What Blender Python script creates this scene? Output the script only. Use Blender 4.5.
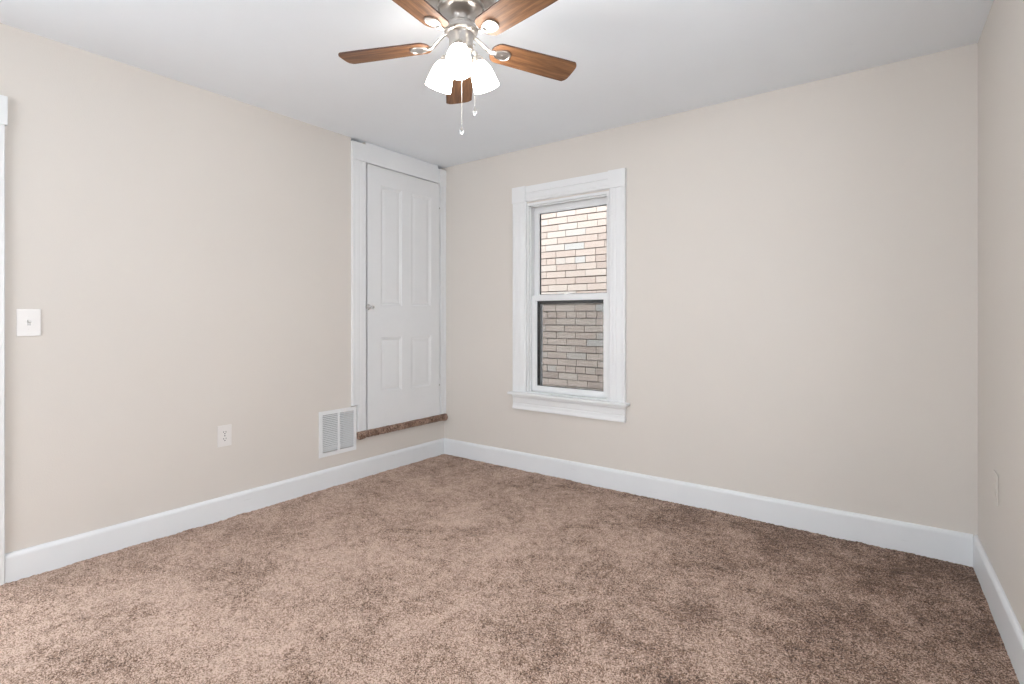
import bpy, bmesh, math, random
import numpy as np
from mathutils import Vector, Matrix, Euler

for o in list(bpy.data.objects):
    bpy.data.objects.remove(o, do_unlink=True)
random.seed(7)
SC = bpy.context.scene
COL = SC.collection
R = math.radians

# ------------------------------------------------------------------ camera
CAM_X, CAM_Y, CAM_Z = 3.141, -3.255, 1.16
YAW = math.atan(389 / 524)
cd = bpy.data.cameras.new('camera')
cam = bpy.data.objects.new('camera', cd)
COL.objects.link(cam)
cam.location = (CAM_X, CAM_Y, CAM_Z)
cam.rotation_euler = (R(90), 0, YAW)
cd.sensor_width = 36
cd.lens = 524 / 1024 * 36
cd.shift_y = -24.5 / 1024
cd.clip_start = 0.05
SC.camera = cam

# ------------------------------------------------------------------ world
w = bpy.data.worlds.new('World'); SC.world = w
w.use_nodes = True
bg = w.node_tree.nodes['Background']
bg.inputs[0].default_value = (0.93, 0.96, 1.0, 1)
bg.inputs[1].default_value = 5.5

# ------------------------------------------------------------------ fill lamps added at two unseen windows and the hall door
def area(name, loc, rot, sx, sy, power, col):
    l = bpy.data.lights.new(name, 'AREA'); l.shape = 'RECTANGLE'
    l.size = sx; l.size_y = sy; l.energy = power; l.color = col
    o = bpy.data.objects.new(name, l); COL.objects.link(o)
    o.location = loc; o.rotation_euler = rot
    return o
area('fill_front', (1.80, -5.62, 1.40), (R(92), 0, 0), 2.1, 1.3, 19, (0.87, 0.945, 1.0))
area('fill_right', (3.63, -2.15, 1.40), (R(82), 0, R(90)), 0.85, 1.25, 11, (0.82, 0.93, 1.0))

area('fill_hall', (-0.20, -3.27, 0.95), (R(80), 0, R(-90)), 0.7, 1.1, 20, (0.87, 0.945, 1.0))   # added fill lamp in the hall, entrance door set open for it

SC.view_settings.view_transform = 'Standard'
SC.view_settings.look = 'None'
SC.view_settings.gamma = 1
SC.view_settings.use_curve_mapping = False
SC.view_settings.exposure = 0.17

# ------------------------------------------------------------------ materials
def new_mat(name):
    m = bpy.data.materials.new(name); m.use_nodes = True
    nt = m.node_tree
    return m, nt, nt.nodes['Principled BSDF']

def N(nt, t, **kw):
    n = nt.nodes.new(t)
    for k, v in kw.items():
        if k.startswith('_'):
            setattr(n, k[1:], v)
        else:
            n.inputs[k.replace('_', ' ')].default_value = v
    return n

def coords(nt, scale=(1, 1, 1), kind='Object'):
    tc = nt.nodes.new('ShaderNodeTexCoord'); mp = nt.nodes.new('ShaderNodeMapping')
    mp.inputs['Scale'].default_value = scale
    nt.links.new(tc.outputs[kind], mp.inputs['Vector'])
    return mp.outputs['Vector']

def ramp(nt, fac, stops):
    r = nt.nodes.new('ShaderNodeValToRGB')
    e = r.color_ramp.elements
    e[0].position, e[0].color = stops[0][0], (*stops[0][1], 1)
    e[1].position, e[1].color = stops[-1][0], (*stops[-1][1], 1)
    for p, c in stops[1:-1]:
        x = e.new(p); x.color = (*c, 1)
    nt.links.new(fac, r.inputs['Fac'])
    return r.outputs['Color']

def paint(name, col, rough=0.6, var=0.03, bump=0.1, scale=3.0, fine=180.0):
    m, nt, b = new_mat(name)
    v = coords(nt)
    n = N(nt, 'ShaderNodeTexNoise', Scale=scale, Detail=4.0, Roughness=0.6)
    nt.links.new(v, n.inputs['Vector'])
    lo = tuple(c * (1 - var) for c in col); hi = tuple(min(1, c * (1 + var)) for c in col)
    c = ramp(nt, n.outputs['Fac'], [(0.3, lo), (0.7, hi)])
    nt.links.new(c, b.inputs['Base Color'])
    b.inputs['Roughness'].default_value = rough
    n2 = N(nt, 'ShaderNodeTexNoise', Scale=fine, Detail=3.0)
    nt.links.new(v, n2.inputs['Vector'])
    bp = N(nt, 'ShaderNodeBump', Strength=bump, Distance=0.002)
    nt.links.new(n2.outputs['Fac'], bp.inputs['Height'])
    nt.links.new(bp.outputs['Normal'], b.inputs['Normal'])
    return m

M_WALL = paint('beige_wall_paint', (0.690, 0.648, 0.602), 0.55, 0.012, 0.25, 1.3)
M_CEIL = paint('ceiling_paint', (0.875, 0.92, 0.965), 0.8, 0.012, 0.3, 2.0)
M_TRIM = paint('white_trim_paint', (0.80, 0.81, 0.82), 0.35, 0.012, 0.12, 6.0, 60)
def scuffed():
    m = paint('scuffed_baseboard_paint', (0.79, 0.81, 0.83), 0.35, 0.012, 0.12, 6.0, 60)
    nt = m.node_tree; b = nt.nodes['Principled BSDF']
    src = b.inputs['Base Color'].links[0].from_socket
    v = coords(nt, (1.5, 1.5, 14))
    n = N(nt, 'ShaderNodeTexNoise', Scale=3.0, Detail=5.0, Roughness=0.6)
    nt.links.new(v, n.inputs['Vector'])
    k = ramp(nt, n.outputs['Fac'], [(0.66, (0, 0, 0)), (0.74, (0.35, 0.35, 0.35))])
    mx = nt.nodes.new('ShaderNodeMix'); mx.data_type = 'RGBA'
    nt.links.new(k, mx.inputs[0]); nt.links.new(src, mx.inputs[6]); mx.inputs[7].default_value = (0.45, 0.44, 0.43, 1)
    nt.links.new(mx.outputs[2], b.inputs['Base Color'])
    return m
M_BASE = scuffed()
M_DOOR = paint('white_door_paint', (0.79, 0.80, 0.81), 0.38, 0.012, 0.15, 5.0, 50)
M_PLATE = paint('white_plastic', (0.78, 0.755, 0.735), 0.3, 0.005, 0.0)
M_VENT = paint('white_enamel', (0.84, 0.85, 0.86), 0.35, 0.01, 0.05)
M_VINYL = paint('white_vinyl', (0.83, 0.84, 0.85), 0.3, 0.005, 0.0)
M_DARK = paint('dark_slot', (0.02, 0.02, 0.022), 0.7, 0.1, 0.0)
M_DUCT = paint('duct_grey', (0.10, 0.105, 0.115), 0.6, 0.05, 0.0)
M_GASKET = paint('black_gasket', (0.018, 0.02, 0.025), 0.5, 0.05, 0.0)
M_SCRFRAME = paint('grey_screen_frame', (0.42, 0.44, 0.48), 0.4, 0.03, 0.0)
M_PLASTER = paint('closet_plaster', (0.35, 0.33, 0.30), 0.9, 0.05, 0.1)
M_CONC = paint('alley_concrete', (0.36, 0.35, 0.33), 0.9, 0.12, 0.6, 4.0, 60)

def metal(name, col, rough, aniso=False):
    m, nt, b = new_mat(name)
    v = coords(nt, (1, 1, 60))
    n = N(nt, 'ShaderNodeTexNoise', Scale=14.0, Detail=3.0)
    nt.links.new(v, n.inputs['Vector'])
    c = ramp(nt, n.outputs['Fac'], [(0.3, tuple(x * 0.93 for x in col)), (0.7, col)])
    nt.links.new(c, b.inputs['Base Color'])
    b.inputs['Metallic'].default_value = 1.0
    b.inputs['Roughness'].default_value = rough
    return m
M_NICKEL = metal('brushed_nickel', (0.56, 0.53, 0.50), 0.30)
M_CHROME = metal('polished_chrome', (0.82, 0.82, 0.83), 0.10)
M_STEEL = metal('dull_steel', (0.45, 0.44, 0.42), 0.4)

def wood_mat():
    m, nt, b = new_mat('walnut_blade')
    v = coords(nt, (2.2, 26, 26))
    n = N(nt, 'ShaderNodeTexNoise', Scale=2.2, Detail=8.0, Roughness=0.62, Distortion=0.6)
    nt.links.new(v, n.inputs['Vector'])
    v2 = coords(nt, (5, 160, 160))
    n2 = N(nt, 'ShaderNodeTexNoise', Scale=2.0, Detail=3.0)
    nt.links.new(v2, n2.inputs['Vector'])
    mx = nt.nodes.new('ShaderNodeMath'); mx.operation = 'MULTIPLY_ADD'
    nt.links.new(n2.outputs['Fac'], mx.inputs[0]); mx.inputs[1].default_value = 0.35
    nt.links.new(n.outputs['Fac'], mx.inputs[2])
    c = ramp(nt, mx.outputs[0], [(0.45, (0.060, 0.025, 0.011)), (0.62, (0.145, 0.064, 0.026)), (0.85, (0.28, 0.135, 0.058))])
    nt.links.new(c, b.inputs['Base Color'])
    b.inputs['Roughness'].default_value = 0.5
    return m
M_WOOD = wood_mat()
M_BLADE_EDGE = paint('dark_blade_edge', (0.07, 0.03, 0.02), 0.5, 0.1, 0.0)

def glow(name, col, strength, base=(0.9, 0.9, 0.88)):
    m, nt, b = new_mat(name)
    b.inputs['Base Color'].default_value = (*base, 1)
    b.inputs['Roughness'].default_value = 0.35
    b.inputs['Emission Color'].default_value = (*col, 1)
    b.inputs['Emission Strength'].default_value = strength
    return m
M_SHADE = glow('lit_frosted_glass', (1.0, 0.945, 0.88), 18.0)
M_BULB = glow('lit_bulb', (1.0, 0.945, 0.88), 45.0)

def glass_mat():
    m = bpy.data.materials.new('window_glass'); m.use_nodes = True
    nt = m.node_tree; nt.nodes.clear()
    out = nt.nodes.new('ShaderNodeOutputMaterial')
    t = nt.nodes.new('ShaderNodeBsdfTransparent'); t.inputs[0].default_value = (0.95, 0.97, 0.965, 1)
    g = nt.nodes.new('ShaderNodeBsdfGlossy'); g.inputs['Roughness'].default_value = 0.02
    f = nt.nodes.new('ShaderNodeFresnel'); f.inputs[0].default_value = 1.45
    mx = nt.nodes.new('ShaderNodeMixShader')
    nt.links.new(f.outputs[0], mx.inputs[0]); nt.links.new(t.outputs[0], mx.inputs[1])
    nt.links.new(g.outputs[0], mx.inputs[2]); nt.links.new(mx.outputs[0], out.inputs[0])
    return m
M_GLASS = glass_mat()

def screen_mat():
    m = bpy.data.materials.new('insect_screen_mesh'); m.use_nodes = True
    nt = m.node_tree; nt.nodes.clear()
    out = nt.nodes.new('ShaderNodeOutputMaterial')
    t = nt.nodes.new('ShaderNodeBsdfTransparent')
    d = nt.nodes.new('ShaderNodeBsdfDiffuse'); d.inputs[0].default_value = (0.10, 0.105, 0.11, 1)
    mx = nt.nodes.new('ShaderNodeMixShader'); mx.inputs[0].default_value = 0.30
    nt.links.new(t.outputs[0], mx.inputs[1]); nt.links.new(d.outputs[0], mx.inputs[2])
    nt.links.new(mx.outputs[0], out.inputs[0])
    return m
M_SCREEN = screen_mat()

def crystal_mat():
    m, nt, b = new_mat('clear_crystal')
    b.inputs['Base Color'].default_value = (0.95, 0.97, 1, 1)
    b.inputs['Roughness'].default_value = 0.03
    b.inputs['Transmission Weight'].default_value = 1.0
    return m
M_CRYSTAL = crystal_mat()

def carpet_mat(name='speckled_carpet', sill=False):
    m, nt, b = new_mat(name)
    v = coords(nt)
    big = N(nt, 'ShaderNodeTexNoise', Scale=3.6, Detail=5.0, Roughness=0.66, Distortion=0.5)
    nt.links.new(v, big.inputs['Vector'])
    mid = N(nt, 'ShaderNodeTexNoise', Scale=19.0, Detail=3.0, Roughness=0.6)
    nt.links.new(v, mid.inputs['Vector'])
    fine = N(nt, 'ShaderNodeTexVoronoi', Scale=290.0, Randomness=1.0)
    nt.links.new(v, fine.inputs['Vector'])
    sep = nt.nodes.new('ShaderNodeSeparateColor')
    nt.links.new(fine.outputs['Color'], sep.inputs[0])
    def madd(a, k, c):
        x = nt.nodes.new('ShaderNodeMath'); x.operation = 'MULTIPLY_ADD'
        nt.links.new(a, x.inputs[0]); x.inputs[1].default_value = k
        if isinstance(c, float): x.inputs[2].default_value = c
        else: nt.links.new(c, x.inputs[2])
        return x.outputs[0]
    # light falloff painted into the pile colour, darker towards back and right walls
    def mth(op, x, y=None, clamp=False):
        n_ = nt.nodes.new('ShaderNodeMath'); n_.operation = op; n_.use_clamp = clamp
        for i, q in enumerate((x, y)):
            if q is None: continue
            if isinstance(q, (int, float)): n_.inputs[i].default_value = q
            else: nt.links.new(q, n_.inputs[i])
        return n_.outputs[0]
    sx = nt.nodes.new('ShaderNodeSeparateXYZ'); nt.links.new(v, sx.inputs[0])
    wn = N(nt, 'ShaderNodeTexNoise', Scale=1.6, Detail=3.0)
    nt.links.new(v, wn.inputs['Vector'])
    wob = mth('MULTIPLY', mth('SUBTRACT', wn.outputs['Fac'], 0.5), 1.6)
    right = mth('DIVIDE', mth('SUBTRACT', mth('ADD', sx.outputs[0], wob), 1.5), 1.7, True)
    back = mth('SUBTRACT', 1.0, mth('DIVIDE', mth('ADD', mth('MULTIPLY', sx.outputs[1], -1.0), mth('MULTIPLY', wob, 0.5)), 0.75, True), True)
    s = madd(big.outputs['Fac'], 1.10, -0.69)
    s = madd(mid.outputs['Fac'], 0.80, s)
    s = madd(sep.outputs[0], 0.90, s)
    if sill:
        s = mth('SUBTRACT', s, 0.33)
    else:
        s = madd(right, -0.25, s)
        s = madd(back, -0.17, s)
    c = ramp(nt, s, [(0.08, (0.040, 0.019, 0.011)), (0.34, (0.168, 0.092, 0.054)),
                     (0.60, (0.345, 0.225, 0.168)), (0.90, (0.64, 0.475, 0.385))])
    nt.links.new(c, b.inputs['Base Color'])
    b.inputs['Roughness'].default_value = 0.95
    b.inputs['Specular IOR Level'].default_value = 0.1
    b.inputs['Sheen Weight'].default_value = 0.25
    b.inputs['Sheen Roughness'].default_value = 0.5
    b.inputs['Sheen Tint'].default_value = (1.0, 0.85, 0.78, 1)
    n2 = N(nt, 'ShaderNodeTexNoise', Scale=380.0, Detail=3.0, Roughness=0.7)
    nt.links.new(v, n2.inputs['Vector'])
    bp = N(nt, 'ShaderNodeBump', Strength=0.8, Distance=0.004)
    nt.links.new(n2.outputs['Fac'], bp.inputs['Height'])
    nt.links.new(bp.outputs['Normal'], b.inputs['Normal'])
    return m
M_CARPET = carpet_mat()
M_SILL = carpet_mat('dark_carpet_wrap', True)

def brick_mat():
    m, nt, b = new_mat('pale_brick')
    at = nt.nodes.new('ShaderNodeAttribute'); at.attribute_name = 'tone'
    v = coords(nt)
    n = N(nt, 'ShaderNodeTexNoise', Scale=22.0, Detail=5.0, Roughness=0.65)
    nt.links.new(v, n.inputs['Vector'])
    x = nt.nodes.new('ShaderNodeMath'); x.operation = 'MULTIPLY_ADD'
    nt.links.new(n.outputs['Fac'], x.inputs[0]); x.inputs[1].default_value = 0.35
    nt.links.new(at.outputs['Fac'], x.inputs[2])
    c = ramp(nt, x.outputs[0], [(0.20, (0.33, 0.265, 0.235)), (0.50, (0.43, 0.35, 0.31)),
                                (0.80, (0.46, 0.395, 0.355)), (1.0, (0.42, 0.405, 0.395))])
    nt.links.new(c, b.inputs['Base Color'])
    b.inputs['Roughness'].default_value = 0.85
    n2 = N(nt, 'ShaderNodeTexNoise', Scale=70.0, Detail=4.0)
    nt.links.new(v, n2.inputs['Vector'])
    bp = N(nt, 'ShaderNodeBump', Strength=0.6, Distance=0.004)
    nt.links.new(n2.outputs['Fac'], bp.inputs['Height'])
    nt.links.new(bp.outputs['Normal'], b.inputs['Normal'])
    return m
M_BRICK = brick_mat()
M_MORTAR = paint('brown_mortar', (0.085, 0.06, 0.05), 0.95, 0.15, 0.5, 8, 90)

# ------------------------------------------------------------------ mesh helpers
def link(name, bm, mats, parent=None, smooth=False, recalc=True):
    if recalc:
        bmesh.ops.recalc_face_normals(bm, faces=bm.faces)
    me = bpy.data.meshes.new(name)
    if smooth:
        for f in bm.faces: f.smooth = True
    bm.to_mesh(me); bm.free()
    if not isinstance(mats, (list, tuple)): mats = [mats]
    for m in mats: me.materials.append(m)
    o = bpy.data.objects.new(name, me); COL.objects.link(o)
    if smooth:
        try:
            me.set_sharp_from_angle(angle=R(40))
        except Exception:
            pass
    if parent: o.parent = parent
    return o

def BM(): return bmesh.new()

def box(bm, x0, x1, y0, y1, z0, z1, bev=0.0, mi=0, mat=None):
    g = bmesh.ops.create_cube(bm, size=1.0)
    vs = g['verts']
    sx, sy, sz = abs(x1 - x0), abs(y1 - y0), abs(z1 - z0)
    c = Vector(((x0 + x1) / 2, (y0 + y1) / 2, (z0 + z1) / 2))
    for v in vs:
        v.co = Vector((v.co.x * sx, v.co.y * sy, v.co.z * sz)) + c
    fs = set(f for v in vs for f in v.link_faces)
    if bev > 0:
        es = list(set(e for v in vs for e in v.link_edges))
        r = bmesh.ops.bevel(bm, geom=es, offset=bev, segments=2, affect='EDGES', profile=0.5)
        fs = set(r['faces']) | set(f for f in fs if f.is_valid)
        vs = list(set(v for f in fs for v in f.verts))
    for f in fs: f.material_index = mi
    if mat is not None:
        for v in vs: v.co = mat @ v.co
    return vs

def rings(bm, loops, close_u=True, cap0=True, cap1=True, mi=0):
    """loops: list of equally long lists of points; skins them."""
    vl = [[bm.verts.new(p) for p in lp] for lp in loops]
    n = len(vl[0])
    for a, b in zip(vl[:-1], vl[1:]):
        for i in range(n if close_u else n - 1):
            j = (i + 1) % n
            f = bm.faces.new((a[i], a[j], b[j], b[i])); f.material_index = mi
    if cap0: bm.faces.new(vl[0]).material_index = mi
    if cap1: bm.faces.new(list(reversed(vl[-1]))).material_index = mi
    return vl

def lathe(bm, prof, seg=32, mat=None, cap0=False, cap1=False, mi=0):
    """prof: (radius, z) pairs."""
    loops = []
    for r, z in prof:
        r = max(r, 0.0002)
        lp = [Vector((r * math.cos(2 * math.pi * i / seg), r * math.sin(2 * math.pi * i / seg), z)) for i in range(seg)]
        if mat is not None: lp = [mat @ p for p in lp]
        loops.append(lp)
    return rings(bm, loops, True, cap0, cap1, mi)

def tube(bm, pts, rad, seg=12, mi=0, flat=1.0):
    pts = [Vector(p) for p in pts]
    loops = []
    up = Vector((0, 0, 1))
    for i, p in enumerate(pts):
        d = (pts[min(i + 1, len(pts) - 1)] - pts[max(i - 1, 0)]).normalized()
        s = d.cross(up)
        if s.length < 1e-3: s = Vector((0, 1, 0))
        s.normalize(); t = s.cross(d).normalized()
        r = rad[i] if isinstance(rad, (list, tuple)) else rad
        loops.append([p + s * r * math.cos(a) + t * r * flat * math.sin(a)
                      for a in [2 * math.pi * k / seg for k in range(seg)]])
    rings(bm, loops, True, True, True, mi)

def extrude_profile(bm, prof, fn0, fn1, mi=0):
    """prof: closed 2-D outline; fn0/fn1 map a profile point to the two ends."""
    rings(bm, [[Vector(fn0(*p)) for p in prof], [Vector(fn1(*p)) for p in prof]], True, True, True, mi)

def wall_cells(bm, a0, a1, b0, b1, t0, t1, holes, fn):
    """slab in (a, b) with rectangular holes, thickness t0..t1; fn(a,b,t)->xyz"""
    As = sorted(set([a0, a1] + [h[0] for h in holes] + [h[1] for h in holes]))
    Bs = sorted(set([b0, b1] + [h[2] for h in holes] + [h[3] for h in holes]))
    def solid(i, j):
        if i < 0 or j < 0 or i >= len(As) - 1 or j >= len(Bs) - 1: return False
        ca, cb = (As[i] + As[i + 1]) / 2, (Bs[j] + Bs[j + 1]) / 2
        return not any(h[0] < ca < h[1] and h[2] < cb < h[3] for h in holes)
    V = {}
    def v(a, b, t):
        k = (round(a, 5), round(b, 5), t)
        if k not in V: V[k] = bm.verts.new(fn(a, b, t))
        return V[k]
    for i in range(len(As) - 1):
        for j in range(len(Bs) - 1):
            if not solid(i, j): continue
            A, A2, B, B2 = As[i], As[i + 1], Bs[j], Bs[j + 1]
            for t in (t0, t1):
                bm.faces.new((v(A, B, t), v(A2, B, t), v(A2, B2, t), v(A, B2, t)))
            if not solid(i - 1, j): bm.faces.new((v(A, B, t0), v(A, B2, t0), v(A, B2, t1), v(A, B, t1)))
            if not solid(i + 1, j): bm.faces.new((v(A2, B, t0), v(A2, B2, t0), v(A2, B2, t1), v(A2, B, t1)))
            if not solid(i, j - 1): bm.faces.new((v(A, B, t0), v(A2, B, t0), v(A2, B, t1), v(A, B, t1)))
            if not solid(i, j + 1): bm.faces.new((v(A, B2, t0), v(A2, B2, t0), v(A2, B2, t1), v(A, B2, t1)))

def empty(name, loc=(0, 0, 0), rz=0.0):
    o = bpy.data.objects.new(name, None); COL.objects.link(o)
    o.location = loc; o.rotation_euler = (0, 0, rz); o.empty_display_size = 0.1
    return o

def tag(o, label=None, cat=None, group=None, kind=None):
    if label: o['label'] = label
    if cat: o['category'] = cat
    if group: o['group'] = group
    if kind: o['kind'] = kind
    return o

def struct(o, label=None):
    o['kind'] = 'structure'
    if label: o['label'] = label
    return o

# ------------------------------------------------------------------ room shell
H = 2.44
YF = -5.60                                     # front wall (behind the camera)
SK = 0.033                                     # the right wall runs slightly out of square
def xr(y): return 3.428 - SK * y                # inner face of the right wall

bm = BM(); box(bm, -0.12, 3.85, YF - 0.12, 0.14, -0.12, -0.012)
struct(link('floor', bm, M_CONC), 'floor under the carpet')
bm = BM(); box(bm, -0.12, 3.85, YF - 0.12, 0.14, H, H + 0.16)
struct(link('ceiling', bm, M_CEIL), 'flat pale grey ceiling')

D1 = (-0.822, -0.052, 0.322, 2.288)            # raised closet door
D2 = (-3.66, -2.875, -0.02, 2.005)             # entrance door, mostly outside the frame
crk = [(-0.944, -0.826, 2.400, 2.4401), (-0.080, -0.004, 2.400, 2.4401)]   # open cracks above the corner blocks
bm = BM()
wall_cells(bm, YF - 0.12, 0.0, -0.012, 2.4401, 0.0, -0.12, [D1, D2, (-1.178, -0.924, 0.24, 0.50), (-0.9440, -0.9000, 0.5245, 0.5320), (-0.9025, -0.8990, 0.36, 0.5246)] + crk, lambda a, b, t: (t, a, b))
struct(link('wall_left', bm, M_WALL), 'beige left wall')
W1 = (0.868, 1.548, 0.590, 2.022)
bm = BM()
wall_cells(bm, -0.12, 3.85, -0.012, 2.4401, 0.0, 0.14, [W1], lambda a, b, t: (a, t, b))
struct(link('wall_back', bm, M_WALL), 'beige back wall with the window')
W3 = (-2.58, -1.72, 0.75, 2.05)
bm = BM()
wall_cells(bm, YF - 0.12, 0.0, -0.012, 2.4401, 0.0, 0.12, [W3], lambda a, b, t: (xr(a) + t, a, b))
struct(link('wall_right', bm, M_WALL), 'beige right wall')
W2 = (0.75, 2.85, 0.72, 2.08)
bm = BM()
wall_cells(bm, 0.0, 3.70, -0.012, 2.4401, YF, YF - 0.12, [W2], lambda a, b, t: (a, t, b))
struct(link('wall_front', bm, M_WALL), 'beige wall behind the camera')
# closed closet and hall behind the two doors
bm = BM()
box(bm, -0.95, -0.93, -1.05, 0.14, 0.1, 2.6); box(bm, -0.95, -0.12, -1.07, -1.05, 0.1, 2.6)
box(bm, -0.95, -0.12, 0.12, 0.14, 0.1, 2.6); box(bm, -0.95, -0.12, -1.07, 0.14, 2.58, 2.6)
box(bm, -0.95, -0.12, -1.07, 0.14, 0.1, 0.12)
struct(link('wall_closet', bm, M_PLASTER))
bm = BM()
box(bm, -0.95, -0.93, -4.5, -1.6, -0.12, 2.6); box(bm, -0.95, -0.12, -4.52, -4.5, -0.12, 2.6)
box(bm, -0.95, -0.12, -1.62, -1.6, -0.12, 2.6); box(bm, -0.95, -0.12, -4.52, -1.6, 2.58, 2.6)
box(bm, -0.95, -0.12, -4.52, -1.6, -0.12, -0.1)
struct(link('wall_hall', bm, M_PLASTER))

# baseboards: flat board with an eased cap
def base_prof(h):
    return [(0, -0.01), (0.017, -0.01), (0.017, h - 0.020), (0.0155, h - 0.012), (0.011, h - 0.004), (0.006, h), (0, h)]
def baseboard(name, p0, p1, nrm, h0, h1):
    bm = BM(); p0 = Vector(p0); p1 = Vector(p1); n = Vector(nrm)
    pr0, pr1 = base_prof(h0), base_prof(h1)
    rings(bm, [[p0 + n * d + Vector((0, 0, z)) for d, z in pr0], [p1 + n * d + Vector((0, 0, z)) for d, z in pr1]])
    return struct(link(name, bm, M_BASE), 'white painted baseboard')
baseboard('baseboard_left', (0.0005, -2.740, 0), (0.0005, -0.0005, 0), (1, 0, 0), 0.129, 0.130)
baseboard('baseboard_back', (0.0175, -0.0005, 0), (3.4112, -0.0005, 0), (0, -1, 0), 0.130, 0.146)
baseboard('baseboard_right', (xr(0) - 0.0005, -0.0005, 0), (xr(YF) - 0.0005, YF, 0), (-1, -SK, 0), 0.146, 0.146)
baseboard('baseboard_front', (0.0, YF + 0.0005, 0), (3.59, YF + 0.0005, 0), (0, 1, 0), 0.13, 0.13)

# ------------------------------------------------------------------ carpet
def build_carpet():
    step = 0.0065
    rng = np.random.default_rng(3)
    nx, ny = int(3.56 / step) + 1, int(5.58 / step) + 1
    s = np.linspace(0, 1, nx); yy = np.linspace(-0.0178, YF + 0.0178, ny)
    S, Y = np.meshgrid(s, yy)
    X0 = 0.0178; X1 = 3.428 - SK * Y - 0.0178
    X = X0 + (X1 - X0) * S
    Z = rng.random(X.shape) * 0.0042
    def smooth(n, amp):
        g = rng.random((ny // n + 3, nx // n + 3))
        iy = np.arange(ny) / n; ix = np.arange(nx) / n
        y0 = iy.astype(int); x0 = ix.astype(int); fy = (iy - y0)[:, None]; fx = (ix - x0)[None, :]
        fy = fy * fy * (3 - 2 * fy); fx = fx * fx * (3 - 2 * fx)
        a = g[y0][:, x0]; b = g[y0][:, x0 + 1]; c = g[y0 + 1][:, x0]; d = g[y0 + 1][:, x0 + 1]
        return (a * (1 - fx) * (1 - fy) + b * fx * (1 - fy) + c * (1 - fx) * fy + d * fx * fy) * amp
    Z = Z + smooth(3, 0.003) + smooth(14, 0.005) + smooth(60, 0.004) - 0.007
    jx = (rng.random(X.shape) - 0.5) * step * 0.7; jy = (rng.random(X.shape) - 0.5) * step * 0.7
    for a in (jx, jy):
        a[0, :] = a[-1, :] = 0; a[:, 0] = a[:, -1] = 0
    co = np.stack([X + jx, Y + jy, Z], -1).reshape(-1, 3).astype(np.float32)
    idx = np.arange(nx * ny).reshape(ny, nx)
    q = np.stack([idx[:-1, :-1], idx[1:, :-1], idx[1:, 1:], idx[:-1, 1:]], -1).reshape(-1, 4)
    me = bpy.data.meshes.new('carpet')
    me.vertices.add(len(co)); me.vertices.foreach_set('co', co.ravel())
    me.loops.add(q.size); me.loops.foreach_set('vertex_index', q.ravel().astype(np.int32))
    me.polygons.add(len(q)); me.polygons.foreach_set('loop_start', (np.arange(len(q)) * 4).astype(np.int32))
    me.update(calc_edges=True); me.validate()
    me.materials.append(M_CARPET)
    o = bpy.data.objects.new('carpet', me); COL.objects.link(o)
    return tag(o, 'brown and beige speckled wall-to-wall carpet covering the floor', 'carpet', kind='stuff')
build_carpet()

# ------------------------------------------------------------------ window on the back wall
def casing_prof(w):
    """flat architrave face with two sunk beads; (across, out)"""
    q = 0.0035
    return [(0, 0), (0, 0.020), (0.003, 0.0225), (0.016, 0.0225), (0.023, 0.0200), (0.030, 0.0222),
            (w * 0.46, 0.0222), (w * 0.46 + 0.007, 0.0200), (w * 0.46 + 0.014, 0.0220),
            (w * 0.70, 0.0218), (w * 0.70 + 0.008, 0.0192), (w * 0.70 + 0.012, 0.0206),
            (w - 0.012, 0.0200), (w - 0.005, 0.016), (w - 0.002, 0.014), (w, 0.010), (w, 0)]

win = struct(empty('window_1', (1.208, 0, 0.60)), 'white double-hung window in the back wall')
def wp(name, bm, m, parent=None, smooth=False):
    """link under a parent whose world location is the window's origin"""
    o = link(name, bm, m, None, smooth)
    o.data.transform(Matrix.Translation(-win.location))
    o.parent = parent or win
    return o
xl, xR_ = 0.745, 1.672
cw = 0.121
zt, zb = 2.032, 0.594
bm = BM(); extrude_profile(bm, casing_prof(cw), lambda a, d: (xl + a, -d, zb), lambda a, d: (xl + a, -d, zt))
wp('side_casing', bm, M_TRIM)
bm = BM(); extrude_profile(bm, casing_prof(cw), lambda a, d: (xR_ - a, -d, zb), lambda a, d: (xR_ - a, -d, zt))
wp('side_casing', bm, M_TRIM)
for a, b in ((xl - 0.003, xl + cw + 0.001), (xR_ - cw - 0.001, xR_ + 0.003)):
    bm = BM(); box(bm, a, b, -0.027, 0, zt + 0.0005, 2.152, 0.0015)
    wp('corner_block', bm, M_TRIM)
bm = BM()
hp = [(0, 0), (0, 0.012), (0.006, 0.019), (0.016, 0.020), (0.021, 0.0165), (0.026, 0.020), (0.060, 0.021), (0.064, 0.0175),
      (0.068, 0.0215), (0.095, 0.0225), (0.116, 0.0225), (0.118, 0)]
extrude_profile(bm, hp, lambda a, d: (xl + cw + 0.0015, -d, zt + a), lambda a, d: (xR_ - cw - 0.0015, -d, zt + a))
wp('head_casing', bm, M_TRIM)
bm = BM(); box(bm, 0.722, 1.700, -0.060, -0.0002, 0.574, 0.5935, 0.005)
box(bm, 0.870, 1.546, -0.001, 0.042, 0.5902, 0.6005)
wp('stool', bm, M_TRIM)
bm = BM()
ap = [(0.5735, 0), (0.5735, 0.024), (0.560, 0.0255), (0.548, 0.019), (0.512, 0.017), (0.508, 0.0135), (0.504, 0.017), (0.486, 0.019),
      (0.470, 0.0245), (0.463, 0.024), (0.461, 0)]
extrude_profile(bm, ap, lambda z, d: (0.745, -d, z), lambda z, d: (1.672, -d, z))
wp('apron', bm, M_TRIM)
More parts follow.
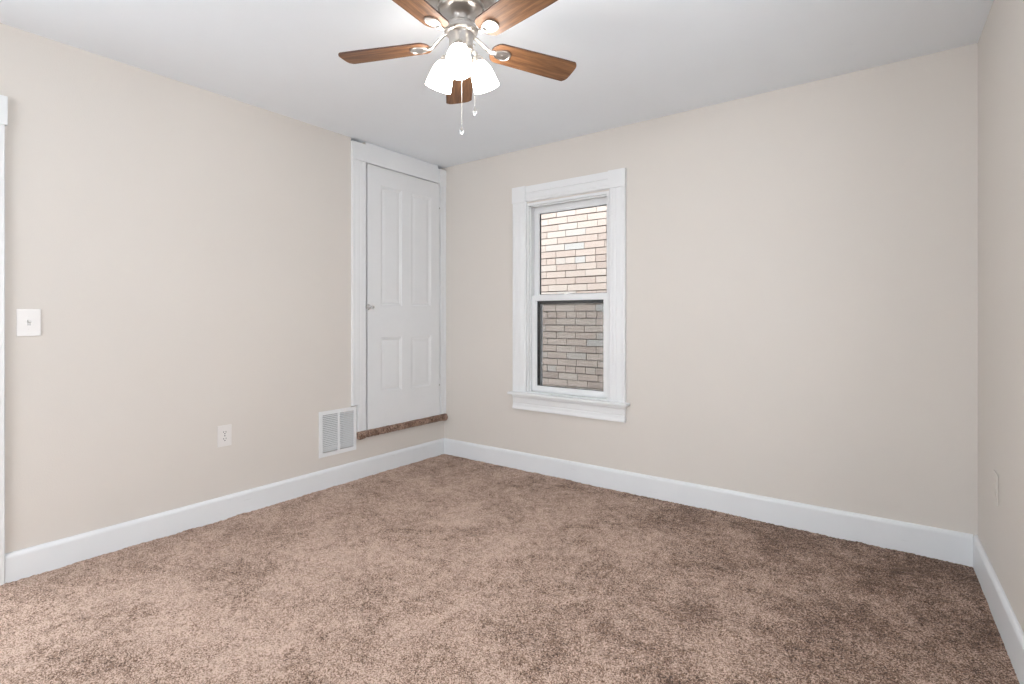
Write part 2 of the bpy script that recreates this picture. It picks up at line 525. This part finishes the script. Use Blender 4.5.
# jamb box with stops
bm = BM()
box(bm, 0.8685, 0.883, -0.004, 0.139, 0.601, 2.0215); box(bm, 1.532, 1.5475, -0.004, 0.139, 0.601, 2.0215)
box(bm, 0.883, 1.532, -0.004, 0.139, 2.004, 2.0215); box(bm, 0.883, 1.532, 0.0425, 0.139, 0.591, 0.610)
box(bm, 0.883, 0.893, 0.014, 0.030, 0.601, 2.004, 0.002); box(bm, 1.522, 1.532, 0.014, 0.030, 0.601, 2.004, 0.002)
box(bm, 0.883, 1.532, 0.014, 0.030, 1.993, 2.004, 0.002)
wp('jamb', bm, M_TRIM)

def sash(x0, x1, z0, z1, y0, y1, sl, st, sb, lite, lite_y):
    """frame with stiles sl, top rail st, bottom rail sb; glazing bead, gasket, pane"""
    bm = BM()
    def fr(ix0, ix1, iz0, iz1, ox0, ox1, oz0, oz1, ya, yb):
        loops = []
        for (a, b, c, d, y) in ((ox0, ox1, oz0, oz1, ya), (ox0, ox1, oz0, oz1, yb), (ix0, ix1, iz0, iz1, yb), (ix0, ix1, iz0, iz1, ya)):
            loops.append([Vector((a, y, c)), Vector((b, y, c)), Vector((b, y, d)), Vector((a, y, d))])
        rings(bm, loops + [loops[0]], True, False, False)
    fr(x0 + sl, x1 - sl, z0 + sb, z1 - st, x0, x1, z0, z1, y0, y1)
    fr(x0 + sl + 0.006, x1 - sl - 0.006, z0 + sb + 0.006, z1 - st - 0.006, x0 + sl - 0.001, x1 - sl + 0.001,
       z0 + sb - 0.001, z1 - st + 0.001, y0 + 0.008, y1 - 0.006)
    bmesh.ops.remove_doubles(bm, verts=bm.verts, dist=1e-6)
    s = wp('sash', bm, M_VINYL)
    bm = BM()
    g0, g1, h0, h1 = x0 + sl + 0.005, x1 - sl - 0.005, z0 + sb + 0.005, z1 - st - 0.005
    fr(g0 + 0.005, g1 - 0.005, h0 + 0.004, h1 - 0.005, g0, g1, h0, h1, lite_y - 0.004, lite_y + 0.010)
    bmesh.ops.remove_doubles(bm, verts=bm.verts, dist=1e-6)
    wp('gasket', bm, M_GASKET, s)
    bm = BM(); box(bm, g0 + 0.001, g1 - 0.001, lite_y, lite_y + 0.004, h0 + 0.001, h1 - 0.001)
    wp('pane', bm, M_GLASS, s)
    return s
sash(0.8835, 1.5315, 1.293, 2.0035, 0.074, 0.106, 0.036, 0.046, 0.034, None, 0.090)
s2 = sash(0.8835, 1.5315, 0.6105, 1.325, 0.031, 0.068, 0.040, 0.034, 0.029, None, 0.050)
bm = BM(); box(bm, 1.17, 1.245, 0.034, 0.064, 1.3252, 1.333, 0.003); box(bm, 1.195, 1.235, 0.028, 0.044, 1.3325, 1.340, 0.003)
wp('sash_lock', bm, M_VINYL, s2)
# outside track and insect screen over the lower half
bm = BM()
box(bm, 0.8832, 0.908, 0.107, 0.118, 0.611, 1.33); box(bm, 1.507, 1.5318, 0.107, 0.118, 0.611, 1.33)
box(bm, 0.908, 1.507, 0.107, 0.118, 1.262, 1.33)
wp('screen_track', bm, M_GASKET)
bm = BM()
box(bm, 0.893, 0.924, 0.1182, 0.128, 0.612, 1.325); box(bm, 1.500, 1.522, 0.1182, 0.128, 0.612, 1.325)
box(bm, 0.924, 1.500, 0.1182, 0.128, 1.303, 1.325); box(bm, 0.924, 1.500, 0.1182, 0.128, 0.612, 0.634)
sf = wp('screen_frame', bm, M_SCRFRAME)
bm = BM(); box(bm, 0.924, 1.500, 0.1225, 0.1235, 0.634, 1.303)
wp('insect_screen', bm, M_SCREEN, sf)

# unseen windows added to go with the front and right fill lamps
def plain_window(name, fn, a0, a1, b0, b1):
    w_ = struct(empty(name, fn((a0 + a1) / 2, b0, 0)))
    bm = BM()
    for (p, q, r_, s_) in ((a0 - 0.1, a0 + 0.03, b0 - 0.08, b1 + 0.1), (a1 - 0.03, a1 + 0.1, b0 - 0.08, b1 + 0.1),
                           (a0 + 0.03, a1 - 0.03, b1 - 0.03, b1 + 0.1), (a0 + 0.03, a1 - 0.03, b0 - 0.08, b0 + 0.03)):
        lp = [[Vector(fn(x, z, t)) for x, z in ((p, r_), (q, r_), (q, s_), (p, s_))] for t in (-0.001, -0.022)]
        rings(bm, lp)
    o = link('casing', bm, M_TRIM); o.data.transform(Matrix.Translation(-w_.location)); o.parent = w_
plain_window('unseen_window_2', lambda a, b, t: (a, YF - t, b), *W2)
plain_window('unseen_window_3', lambda a, b, t: (xr(a) + t, a, b), *W3)

# ------------------------------------------------------------------ doors
def door_slab(bm, fn, a0, a1, b0, b1, panels, thick=0.035):
    """panelled slab: fn(a, b, depth) with depth 0 at the face, negative inward"""
    As = sorted(set([a0, a1] + [p[0] for p in panels] + [p[1] for p in panels]))
    Bs = sorted(set([b0, b1] + [p[2] for p in panels] + [p[3] for p in panels]))
    V = {}
    def v(a, b, t):
        k = (round(a, 5), round(b, 5), round(t, 5))
        if k not in V: V[k] = bm.verts.new(fn(a, b, t))
        return V[k]
    for i in range(len(As) - 1):
        for j in range(len(Bs) - 1):
            ca, cb = (As[i] + As[i + 1]) / 2, (Bs[j] + Bs[j + 1]) / 2
            if any(p[0] < ca < p[1] and p[2] < cb < p[3] for p in panels): continue
            bm.faces.new((v(As[i], Bs[j], 0), v(As[i + 1], Bs[j], 0), v(As[i + 1], Bs[j + 1], 0), v(As[i], Bs[j + 1], 0)))
    for p in panels:
        prev = None
        for ins, dep in ((0, 0), (0.002, -0.0034), (0.012, -0.0045), (0.019, -0.0080), (0.024, -0.0082), (0.050, -0.0050)):
            r = [(p[0] + ins, p[2] + ins), (p[1] - ins, p[2] + ins), (p[1] - ins, p[3] - ins), (p[0] + ins, p[3] - ins)]
            cur = [v(a, b, dep) for a, b in r]
            if prev:
                for k in range(4):
                    bm.faces.new((prev[k], prev[(k + 1) % 4], cur[(k + 1) % 4], cur[k]))
            prev = cur
        bm.faces.new(prev)
    # rest of the slab
    fr = [(a0, b0), (a1, b0), (a1, b1), (a0, b1)]
    bk = [bm.verts.new(fn(a, b, -thick)) for a, b in fr]
    bm.faces.new(bk)
    edge = [[(a, b0) for a in As], [(a1, b) for b in Bs], [(a, b1) for a in reversed(As)], [(a0, b) for b in reversed(Bs)]]
    for k in range(4):
        pts = [v(a, b, 0) for a, b in edge[k]]
        bm.faces.new(pts + [bk[(k + 1) % 4], bk[k]])

door = struct(empty('door_1', (0, -0.44, 0.33)), 'white four-panel closet door raised above the floor')
def dp(name, bm, m, parent=None, smooth=False):
    o = link(name, bm, m, None, smooth)
    o.data.transform(Matrix.Translation(-door.location)); o.parent = parent or door
    return o
bm = BM()
PAN = [(-0.690, -0.480, 1.250, 2.150), (-0.385, -0.165, 1.250, 2.150), (-0.690, -0.480, 0.597, 1.010), (-0.385, -0.165, 0.597, 1.010)]
door_slab(bm, lambda a, b, t: (0.010 + t, a, b), -0.809, -0.064, 0.335, 2.2862, PAN)
slab = dp('door_slab', bm, M_DOOR)
# casing: left leg is notched round the vent, right leg is a narrow strip in the corner
bm = BM()
cp = casing_prof(0.124)
extrude_profile(bm, cp, lambda a, d: (d, -0.945 + a, 0.533), lambda a, d: (d, -0.945 + a, 2.286))
low = [(0.0465, 0), (0.0465, 0.0215)] + [p for p in cp if p[0] > 0.050]
extrude_profile(bm, low, lambda a, d: (d, -0.945 + a, 0.342), lambda a, d: (d, -0.945 + a, 0.533))
dp('side_casing', bm, M_TRIM)
bm = BM(); box(bm, 0.0, 0.020, -0.055, -0.012, 0.342, 2.286, 0.002)
box(bm, 0.0, 0.026, -0.0118, -0.0005, 0.342, 2.286, 0.002)
dp('side_casing', bm, M_TRIM)
bm = BM(); box(bm, 0.0, 0.0205, -0.822, -0.0785, 2.2865, 2.412, 0.0015); box(bm, 0.0, 0.007, -0.822, -0.0785, 2.410, 2.4395)
box(bm, 0.0, 0.0245, -0.822, -0.0785, 2.2865, 2.300, 0.003)
dp('head_casing', bm, M_TRIM)
bm = BM(); box(bm, 0.0, 0.0265, -0.948, -0.8225, 2.2865, 2.414, 0.0015); dp('corner_block', bm, M_TRIM)
bm = BM(); box(bm, 0.0, 0.030, -0.078, -0.0008, 2.270, 2.412, 0.0025); dp('corner_block', bm, M_TRIM)
bm = BM()
box(bm, -0.1195, -0.0005, -0.8215, -0.8150, 0.3225, 2.2875); box(bm, -0.1195, -0.0005, -0.0585, -0.0525, 0.3225, 2.2875)
box(bm, -0.1195, -0.030, -0.8150, -0.0585, 2.2815, 2.2875); box(bm, -0.1195, -0.0005, -0.8150, -0.0585, 0.3225, 0.331)
dp('jamb', bm, M_TRIM)
for z in (2.085, 0.595):
    bm = BM(); box(bm, 0.0102, 0.012, -0.085, -0.0645, z - 0.045, z + 0.045, 0.0006)
    lathe(bm, [(0.004, z - 0.046), (0.004, z + 0.046)], 12, Matrix.Translation((0.0145, -0.0605, 0)), True, True)
    dp('hinge', bm, M_DOOR, slab)
    bm = BM(); box(bm, 0.0118, 0.0160, -0.072, -0.066, z - 0.010, z + 0.004)
    dp('hinge_pin', bm, M_STEEL, slab)
bm = BM()
KM = Matrix.Translation((0.0102, -0.788, 1.235)) @ Matrix.Rotation(R(90), 4, 'Y')
lathe(bm, [(0.013, 0), (0.013, 0.003), (0.006, 0.006), (0.006, 0.018), (0.012, 0.024), (0.0145, 0.032), (0.012, 0.040), (0.004, 0.043)], 20, KM, True, True)
dp('door_knob', bm, M_CHROME, slab, True)
bm = BM(); box(bm, 0.0102, 0.018, -0.8105, -0.796, 1.215, 1.257, 0.002)
tube(bm, [(0.021, -0.830, 1.237), (0.021, -0.803, 1.237)], 0.0045, 10)
box(bm, 0.0225, 0.030, -0.836, -0.822, 1.222, 1.252, 0.002)
dp('slide_bolt', bm, M_CHROME, slab, True)

# carpet covered sill under the closet door, wrapped thicker at both ends
def lumpy(bm, y0, y1, cx_, cz, rx, rz, n, seg=16, amp=0.0022):
    loops = []
    for i in range(n + 1):
        y = y0 + (y1 - y0) * i / n
        k = 1.0 if 0 < i < n else 0.86
        lp = []
        for j in range(seg):
            a = 2 * math.pi * j / seg
            r = k + random.uniform(-1, 1) * amp / rx
            px = cx_ + rx * r * math.copysign(abs(math.cos(a)) ** 0.7, math.cos(a))
            pz = cz + rz * r * math.copysign(abs(math.sin(a)) ** 0.7, math.sin(a))
            lp.append(Vector((max(px, 0.001), y, pz)))
        loops.append(lp)
    rings(bm, loops)
bm = BM(); lumpy(bm, -0.890, -0.012, 0.020, 0.3145, 0.0190, 0.0250, 110)
sill = link('threshold_strip', bm, M_SILL)
tag(sill, 'brown carpet-wrapped threshold strip under the raised white closet door', 'threshold strip')
for (a, b) in ((-0.900, -0.850), (-0.046, -0.002)):
    bm = BM(); lumpy(bm, a, b, 0.0245, 0.3135, 0.0240, 0.0285, 8)
    link('end_wrap', bm, M_SILL, sill)

# entrance door on the left wall (only its casing shows at the frame edge)
d2 = struct(empty('door_2', (0, -3.27, 0)), 'white casing of the entrance door at the left edge')
def d2p(name, bm, m, parent=None):
    o = link(name, bm, m); o.data.transform(Matrix.Translation(-d2.location)); o.parent = parent or d2; return o
bm = BM(); extrude_profile(bm, cp, lambda a, d: (d, -2.741 - a, 0.0), lambda a, d: (d, -2.741 - a, 1.995)); d2p('side_casing', bm, M_TRIM)
bm = BM(); extrude_profile(bm, cp, lambda a, d: (d, -3.784 + a, 0.0), lambda a, d: (d, -3.784 + a, 1.995)); d2p('side_casing', bm, M_TRIM)
bm = BM(); box(bm, 0, 0.0265, -2.8805, -2.733, 1.9955, 2.120, 0.0015); d2p('corner_block', bm, M_TRIM)
bm = BM(); box(bm, 0, 0.0265, -3.787, -3.6595, 1.9955, 2.120, 0.0015); d2p('corner_block', bm, M_TRIM)
bm = BM(); box(bm, 0, 0.021, -3.659, -2.881, 1.9955, 2.116, 0.0015); d2p('head_casing', bm, M_TRIM)
bm = BM()
door_slab(bm, lambda a, b, t: (-0.02 + t, a, b), -3.655, -2.88, 0.006, 2.0,
          [(-3.55, -3.30, 0.95, 1.88), (-3.235, -2.985, 0.95, 1.88), (-3.55, -3.30, 0.2, 0.8), (-3.235, -2.985, 0.2, 0.8)])
sl2 = d2p('door_slab', bm, M_DOOR)
OPEN = Matrix.Translation((-0.125, -0.385, 0)) @ Matrix.Rotation(R(88), 4, 'Z') @ Matrix.Translation((0.02, 0.385, 0))
sl2.data.transform(OPEN)
bm = BM()
lathe(bm, [(0.028, 0), (0.028, 0.004), (0.010, 0.008), (0.010, 0.035), (0.024, 0.045), (0.027, 0.058), (0.018, 0.068), (0.004, 0.070)], 24,
      Matrix.Translation((-0.0195, -2.945, 0.95)) @ Matrix.Rotation(R(90), 4, 'Y'), True, True)
d2p('door_knob', bm, M_CHROME, sl2).data.transform(OPEN)

# ------------------------------------------------------------------ return-air vent
vent = tag(empty('air_vent', (0, -1.051, 0.216)), 'white louvred air vent grille low on the left wall by the closet door', 'air vent')
V0, V1, VZ0, VZ1 = -1.203, -0.903, 0.214, 0.524
def vp(name, bm, m):
    o = link(name, bm, m); o.data.transform(Matrix.Translation(-vent.location)); o.parent = vent; return o
bm = BM()
wall_cells(bm, V0, V1, VZ0, VZ1, 0.0005, 0.0065, [(-1.176, -1.058, 0.243, 0.497), (-1.042, -0.927, 0.243, 0.497)], lambda a, b, t: (t, a, b))
fe = [e for e in bm.edges if all(abs(v.co.x - 0.0065) < 1e-6 for v in e.verts) and len(e.link_faces) == 2
      and any(abs(f.normal.x) < 0.5 for f in e.link_faces)]
bm.normal_update()
fe = [e for e in bm.edges if all(abs(v.co.x - 0.0065) < 1e-6 for v in e.verts) and len(e.link_faces) == 2
      and any(abs(f.normal.x) < 0.5 for f in e.link_faces)]
bmesh.ops.bevel(bm, geom=fe, offset=0.002, segments=2, affect='EDGES')
vp('grille_frame', bm, M_VENT)
for (a, b) in ((-1.176, -1.058), (-1.042, -0.927)):
    bm = BM(); n = 20
    for i in range(n):
        z = 0.2485 + (0.497 - 0.2485) * i / n
        lp = []
        for y in (a - 0.001, b + 0.001):
            lp.append([Vector((0.0068, y, z)), Vector((0.0074, y, z + 0.0008)), Vector((-0.0030, y, z + 0.0082)), Vector((-0.0036, y, z + 0.0074))])
        rings(bm, lp)
    vp('louvre_bank', bm, M_VENT)
bm = BM()
box(bm, -0.118, -0.115, -1.177, -0.925, 0.241, 0.499)
vp('duct_back', bm, M_DUCT)
for z in (0.228, 0.510):
    bm = BM(); lathe(bm, [(0.004, 0), (0.0035, 0.0015), (0.0004, 0.002)], 10, Matrix.Translation((0.0065, -1.050, z)) @ Matrix.Rotation(R(90), 4, 'Y'), True, True)
    vp('screw', bm, M_VENT)

# ------------------------------------------------------------------ switch and outlets (local: x out of the wall, y across, z up)
def plate_bm(wd, ht):
    bm = BM(); box(bm, 0.0003, 0.0055, -wd / 2, wd / 2, -ht / 2, ht / 2, 0.0022); return bm
def screw(parent, y, z, m):
    bm = BM(); lathe(bm, [(0.0032, 0), (0.003, 0.0012), (0.0004, 0.0016)], 12, Matrix.Translation((0.0054, y, z)) @ Matrix.Rotation(R(90), 4, 'Y'), True, True)
    box(bm, 0.0065, 0.0073, y - 0.0025, y + 0.0025, z - 0.0004, z + 0.0004)
    link('screw', bm, m, parent)
sw = tag(empty('light_switch', (0, -2.660, 1.137)), 'white toggle light switch plate on the left wall near the entrance casing', 'light switch')
link('cover_plate', plate_bm(0.082, 0.122), M_PLATE, sw)
bm = BM(); box(bm, 0.0052, 0.0066, -0.006, 0.006, -0.0125, 0.0125, 0.0005); link('toggle_slot', bm, M_STEEL, sw)
bm = BM(); box(bm, 0, 0.014, -0.0042, 0.0042, -0.005, 0.005, 0.001, 0, Matrix.Translation((0.0058, 0, 0.002)) @ Matrix.Rotation(R(-28), 4, 'Y'))
link('toggle', bm, M_PLATE, sw)
screw(sw, 0, 0.030, M_PLATE); screw(sw, 0, -0.030, M_PLATE)

def outlet(loc, rz, label, pm, sm):
    o = tag(empty('electrical_outlet', loc, rz), label, 'electrical outlet')
    link('cover_plate', plate_bm(0.079, 0.122), pm, o)
    for zc in (0.0195, -0.0195):
        bm = BM()
        pts = []
        for k in range(24):
            a = 2 * math.pi * k / 24
            pts.append((0.0170 * math.cos(a), max(-0.0130, min(0.0130, 0.0170 * math.sin(a)))))
        rings(bm, [[Vector((0.0050, y, zc + z)) for y, z in pts], [Vector((0.0068, y, zc + z)) for y, z in pts]])
        rc = link('receptacle', bm, pm, o)
        bm = BM()
        box(bm, 0.0066, 0.0072, -0.0078, -0.0052, zc - 0.001, zc + 0.0075); box(bm, 0.0066, 0.0072, 0.0052, 0.0078, zc - 0.001, zc + 0.0075)
        lathe(bm, [(0.0030, 0), (0.0030, 0.0006)], 12, Matrix.Translation((0.0066, 0, zc - 0.0075)) @ Matrix.Rotation(R(90), 4, 'Y'), True, True)
        link('slots', bm, sm, rc)
    screw(o, 0, 0, sm)
    return o
outlet((0, -1.814, 0.477), 0, 'white duplex wall outlet low on the left wall, left of the air vent', M_PLATE, M_DARK)
outlet((xr(-0.466), -0.466, 0.490), R(180) + math.atan(-SK) * -1.0, 'wall outlet painted over in the beige of the right wall', M_WALL, M_WALL)

# ------------------------------------------------------------------ ceiling fan
FX, FD = -0.2026, 2.083                       # right of / ahead of the camera
c_, s_ = math.cos(YAW), math.sin(YAW)
fx = CAM_X + FX * c_ - FD * s_; fy = CAM_Y + FX * s_ + FD * c_
ZB = -(H - (CAM_Z + 1.09))                    # blade plane under the ceiling
fan = tag(empty('ceiling_fan', (fx, fy, H), YAW), 'brushed nickel ceiling fan with five walnut blades and three lit glass shades', 'ceiling fan')
def zz(dz): return dz - 1.28                  # heights measured above the camera -> fan frame

bm = BM()
lathe(bm, [(0.120, -0.0005), (0.136, -0.004), (0.139, -0.010), (0.139, -0.030), (0.134, -0.038), (0.118, -0.044), (0.096, -0.047),
           (0.093, -0.049), (0.093, -0.056), (0.0905, -0.059), (0.0895, -0.050), (0.087, -0.050), (0.086, -0.060), (0.083, -0.063), (0.066, -0.068), (0.044, -0.074), (0.032, -0.080),
           (0.028, -0.088), (0.027, -0.106), (0.031, -0.110), (0.031, -0.112), (0.0001, -0.112)], 64, None, True, False)
motor = link('motor_housing', bm, M_NICKEL, fan, True)
bm = BM()
for k in range(30):
    a = 2 * math.pi * k / 30
    box(bm, 0.1370, 0.1396, -0.0045, 0.0045, -0.028, -0.012, 0, 0, Matrix.Rotation(a, 4, 'Z'))
link('vent_slots', bm, M_DARK, motor)
bm = BM(); lathe(bm, [(0.0001, -0.1125), (0.049, -0.1125), (0.0515, -0.116), (0.0515, -0.122), (0.049, -0.1255), (0.044, -0.1265), (0.044, -0.1295),
                      (0.0001, -0.1295)], 48); link('collar', bm, M_NICKEL, fan, True)
bm = BM(); lathe(bm, [(0.0001, -0.130), (0.062, -0.130), (0.066, -0.134), (0.066, -0.146), (0.063, -0.152), (0.056, -0.156), (0.0001, -0.156)], 48)
link('flywheel', bm, M_NICKEL, fan, True)
bm = BM(); lathe(bm, [(0.0001, -0.1565), (0.049, -0.1565), (0.050, -0.159), (0.048, -0.163), (0.047, -0.205), (0.049, -0.208), (0.049, -0.214), (0.044, -0.222),
                      (0.030, -0.232), (0.014, -0.236), (0.010, -0.244), (0.004, -0.250), (0.0001, -0.251)], 48)
box(bm, -0.004, 0.004, -0.0492, -0.046, -0.200, -0.165, 0.001)
swh = link('switch_housing', bm, M_NICKEL, fan, True)

# blade mesh: local x along the radius, y across (ccw), z up
R0, R1 = 0.128, 0.511
def half_w(r):
    t = (r - R0) / (R1 - R0)
    return 0.054 + 0.009 * min(1, t * 1.3)
def blade_outline():
    pts = []
    for k in range(13):                       # rounded root
        a = math.pi / 2 + math.pi * k / 12
        cx_ = R0 + 0.040
        pts.append((cx_ + 0.040 * math.cos(a), half_w(cx_) * math.copysign(abs(math.sin(a)) ** 0.85, math.sin(a))))
    for k in range(1, 9):
        r = R0 + 0.040 + (R1 - 0.022 - R0 - 0.040) * k / 9
        pts.append((r, -half_w(r)))
    n = 12
    for k in range(n + 1):                    # gently bowed tip with eased corners
        a = -1 + 2 * k / n
        y = math.copysign(abs(a) ** 0.75, a) * half_w(R1) if a else 0
        x = R1 - 0.018 * abs(a) ** 3.6
        pts.append((x, y))
    for k in range(8, 0, -1):
        r = R0 + 0.040 + (R1 - 0.022 - R0 - 0.040) * k / 9
        pts.append((r, half_w(r)))
    return pts
OUT = blade_outline()
def make_blade():
    bm = BM()
    loops = []
    for z, ins in ((-0.003, 0.0010), (-0.0022, 0), (0.0022, 0), (0.003, 0.0010)):
        cxm = (R0 + R1) / 2
        lp = []
        for x, y in OUT:
            d = Vector((x - cxm, y * 3)).normalized()
            lp.append(Vector((x - d.x * ins, y - d.y * ins, z)))
        loops.append(lp)
    rings(bm, loops)
    for f in bm.faces:
        f.material_index = 0 if len(f.verts) > 4 else 1
    bmesh.ops.triangulate(bm, faces=[f for f in bm.faces if len(f.verts) > 4])
    return bm
def make_iron():
    bm = BM()
    # shield-shaped plate under the blade
    pts = []
    for k in range(32):
        a = 2 * math.pi * k / 32
        x = 0.174 + 0.040 * math.cos(a)
        wv = 0.033 * (0.60 + 0.40 * (math.cos(a) + 1) / 2 * 1.25)
        pts.append((x, wv * math.sin(a)))
    def lp(z, k): return [Vector((0.174 + (x - 0.174) * k, y * k, z)) for x, y in pts]
    rings(bm, [lp(-0.0032, 1.0), lp(-0.0085, 1.0), lp(-0.0100, 0.96), lp(-0.0100, 0.86), lp(-0.0075, 0.80), lp(-0.0070, 0.40)])
    box(bm, 0.172, 0.182, -0.0012, 0.0012, -0.0085, -0.0069)
    # curved arm to the flywheel
    tube(bm, [(0.055, 0, 0.040), (0.070, 0, 0.036), (0.090, 0, 0.021), (0.112, 0, 0.002), (0.128, 0, -0.006), (0.150, 0, -0.0065)],
         [0.008, 0.009, 0.0095, 0.0105, 0.0125, 0.012], 12, 0, 0.55)
    return bm
tilt = Matrix.Rotation(math.atan(-0.0397), 4, 'X')
bl_me = iron_me = None
for k in range(5):
    A = R(96.73 + 72 * k)
    mt = Matrix.Translation((0, 0, zz(1.09))) @ tilt @ Matrix.Rotation(A, 4, 'Z') @ Matrix.Rotation(0.0184, 4, 'Y') @ Matrix.Rotation(R(-10.4), 4, 'X')
    if k == 0:
        b = link('fan_blade', make_blade(), [M_WOOD, M_BLADE_EDGE], fan)
        i = link('blade_iron', make_iron(), M_NICKEL, b, True)
        bl_me, iron_me = b.data, i.data
    else:
        b = bpy.data.objects.new('fan_blade', bl_me); COL.objects.link(b); b.parent = fan
        i = bpy.data.objects.new('blade_iron', iron_me); COL.objects.link(i); i.parent = b
    b.matrix_local = mt

# light kit: three arms with socket, bell shade and bulb
def along(base, axis):
    z = Vector(axis).normalized(); x = Vector((0, 1, 0)).cross(z).normalized(); y = z.cross(x)
    m = Matrix((x, y, z)).transposed().to_4x4(); m.translation = Vector(base); return m
for k, A in enumerate((-90, 30, 150)):
    L = Matrix.Rotation(R(A), 4, 'Z')
    bm = BM()
    tube(bm, [(0.036, 0, -0.215), (0.052, 0, -0.208), (0.064, 0, -0.215), (0.069, 0, -0.231)], [0.009, 0.0085, 0.0085, 0.011], 12)
    arm = link('light_arm', bm, M_NICKEL, fan, True); arm.matrix_local = L
    ax = Vector((0.048, 0, -0.118)).normalized()
    base = Vector((0.068, 0, -0.229))
    SM = along(base, ax)
    bm = BM(); lathe(bm, [(0.006, -0.004), (0.018, -0.002), (0.0235, 0.006), (0.0245, 0.018), (0.0225, 0.020), (0.0, 0.020)], 28, SM, True)
    link('socket_cup', bm, M_NICKEL, arm, True)
    bm = BM()
    outer = [(0.0205, 0.0190), (0.028, 0.0235), (0.0355, 0.035), (0.0415, 0.050), (0.0460, 0.070), (0.0495, 0.092), (0.0520, 0.112), (0.0535, 0.126)]
    inner = [(r - 0.003, z) for r, z in reversed(outer)]
    lathe(bm, outer + inner, 40, SM)
    link('glass_shade', bm, M_SHADE, arm, True)
    bm = BM()
    lathe(bm, [(0.010, 0.0205), (0.011, 0.040), (0.017, 0.056), (0.023, 0.074), (0.024, 0.086), (0.019, 0.099), (0.010, 0.106), (0.0003, 0.108)], 24, SM, True)
    link('light_bulb', bm, M_BULB, arm, True)

def pull_chain(x, y, ztop, zend):
    bm = BM()
    z = ztop
    while z > zend:
        lathe(bm, [(0.0003, 0.0013), (0.0009, 0.0008), (0.0011, 0), (0.0009, -0.0008), (0.0003, -0.0013)], 6, Matrix.Translation((x, y, z)))
        z -= 0.0032
    tube(bm, [(x, y, ztop), (x, y, zend - 0.002)], 0.0004, 5)
    ch = link('pull_chain', bm, M_STEEL, fan, True)
    bm = BM()
    lathe(bm, [(0.0015, 0.0), (0.0030, -0.001), (0.0030, -0.006), (0.0015, -0.007)], 12, Matrix.Translation((x, y, zend)), True, True)
    link('chain_cap', bm, M_CHROME, ch, True)
    bm = BM()
    lathe(bm, [(0.0010, -0.007), (0.0035, -0.012), (0.0070, -0.021), (0.0084, -0.028), (0.0068, -0.035), (0.0030, -0.0385), (0.0003, -0.0395)], 8,
          Matrix.Translation((x, y, zend)), True)
    link('crystal_fob', bm, M_CRYSTAL, ch)
pull_chain(0.001, 0.018, -0.236, zz(0.773))
pull_chain(0.0555, -0.012, -0.205, zz(0.838))
bm = BM(); tube(bm, [(0.046, -0.010, -0.198), (0.054, -0.0118, -0.200), (0.0556, -0.012, -0.206)], 0.0022, 8)
link('chain_guide', bm, M_NICKEL, fan, True)

# ------------------------------------------------------------------ outside: neighbour's brick wall and the alley
YB = 1.31
def brick_wall():
    root = tag(empty('neighbouring_house', (1.2, YB, -0.6)), 'neighbouring house with a pale pinkish brick wall, seen through the window', 'house')
    bm = BM()
    pitch, hb = 0.0685, 0.0610
    x0, x1 = -2.4, 4.8
    z = -0.6945; row = 0
    tones = []
    # header rows fall at z ~ 1.62, 1.08
    while z < 4.6:
        header = (row % 8) == 3
        ln = 0.2265 if not header else 0.1130
        off = 0 if header else (0.113 if row % 2 else 0.0)
        off += random.uniform(-0.008, 0.008)
        x = x0 - off
        while x < x1:
            l = ln + random.uniform(-0.004, 0.004)
            g = 0.006
            dy = random.uniform(-0.0025, 0.0025); dz0 = random.uniform(-0.0015, 0.0015)
            a, b = x + g / 2, x + l - g / 2
            t = min(1, max(0, random.gauss(0.44, 0.17)))
            yf = YB + dy
            vs = [bm.verts.new(p) for p in ((a, yf, z + dz0 + 0.002), (b, yf, z + dz0 + 0.002 + random.uniform(-0.001, 0.001)), (b, yf, z + hb + dz0), (a, yf, z + hb + dz0),
                                            (a - 0.002, YB + 0.03, z + dz0), (b + 0.002, YB + 0.03, z + dz0), (b + 0.002, YB + 0.03, z + hb + dz0 + 0.002), (a - 0.002, YB + 0.03, z + hb + dz0 + 0.002))]
            for q in ((0, 1, 2, 3), (0, 4, 5, 1), (1, 5, 6, 2), (2, 6, 7, 3), (3, 7, 4, 0)):
                bm.faces.new([vs[i] for i in q]); tones.append(t)
            x += l
        z += pitch; row += 1
    o = link('brick_face', bm, M_BRICK, root)
    at = o.data.attributes.new('tone', 'FLOAT', 'FACE')
    at.data.foreach_set('value', tones)
    o.data.transform(Matrix.Translation(-root.location))
    bm = BM(); box(bm, x0, x1, YB + 0.0105, YB + 0.2, -0.69, 4.6)
    o = link('mortar_bed', bm, M_MORTAR, root)
    o.data.transform(Matrix.Translation(-root.location))
brick_wall()
bm = BM(); box(bm, -2.4, 4.8, 0.14, YB + 0.2, -0.85, -0.695)
tag(link('alley_ground', bm, M_CONC), 'grey concrete alley ground outside below the window', 'ground', kind='structure')
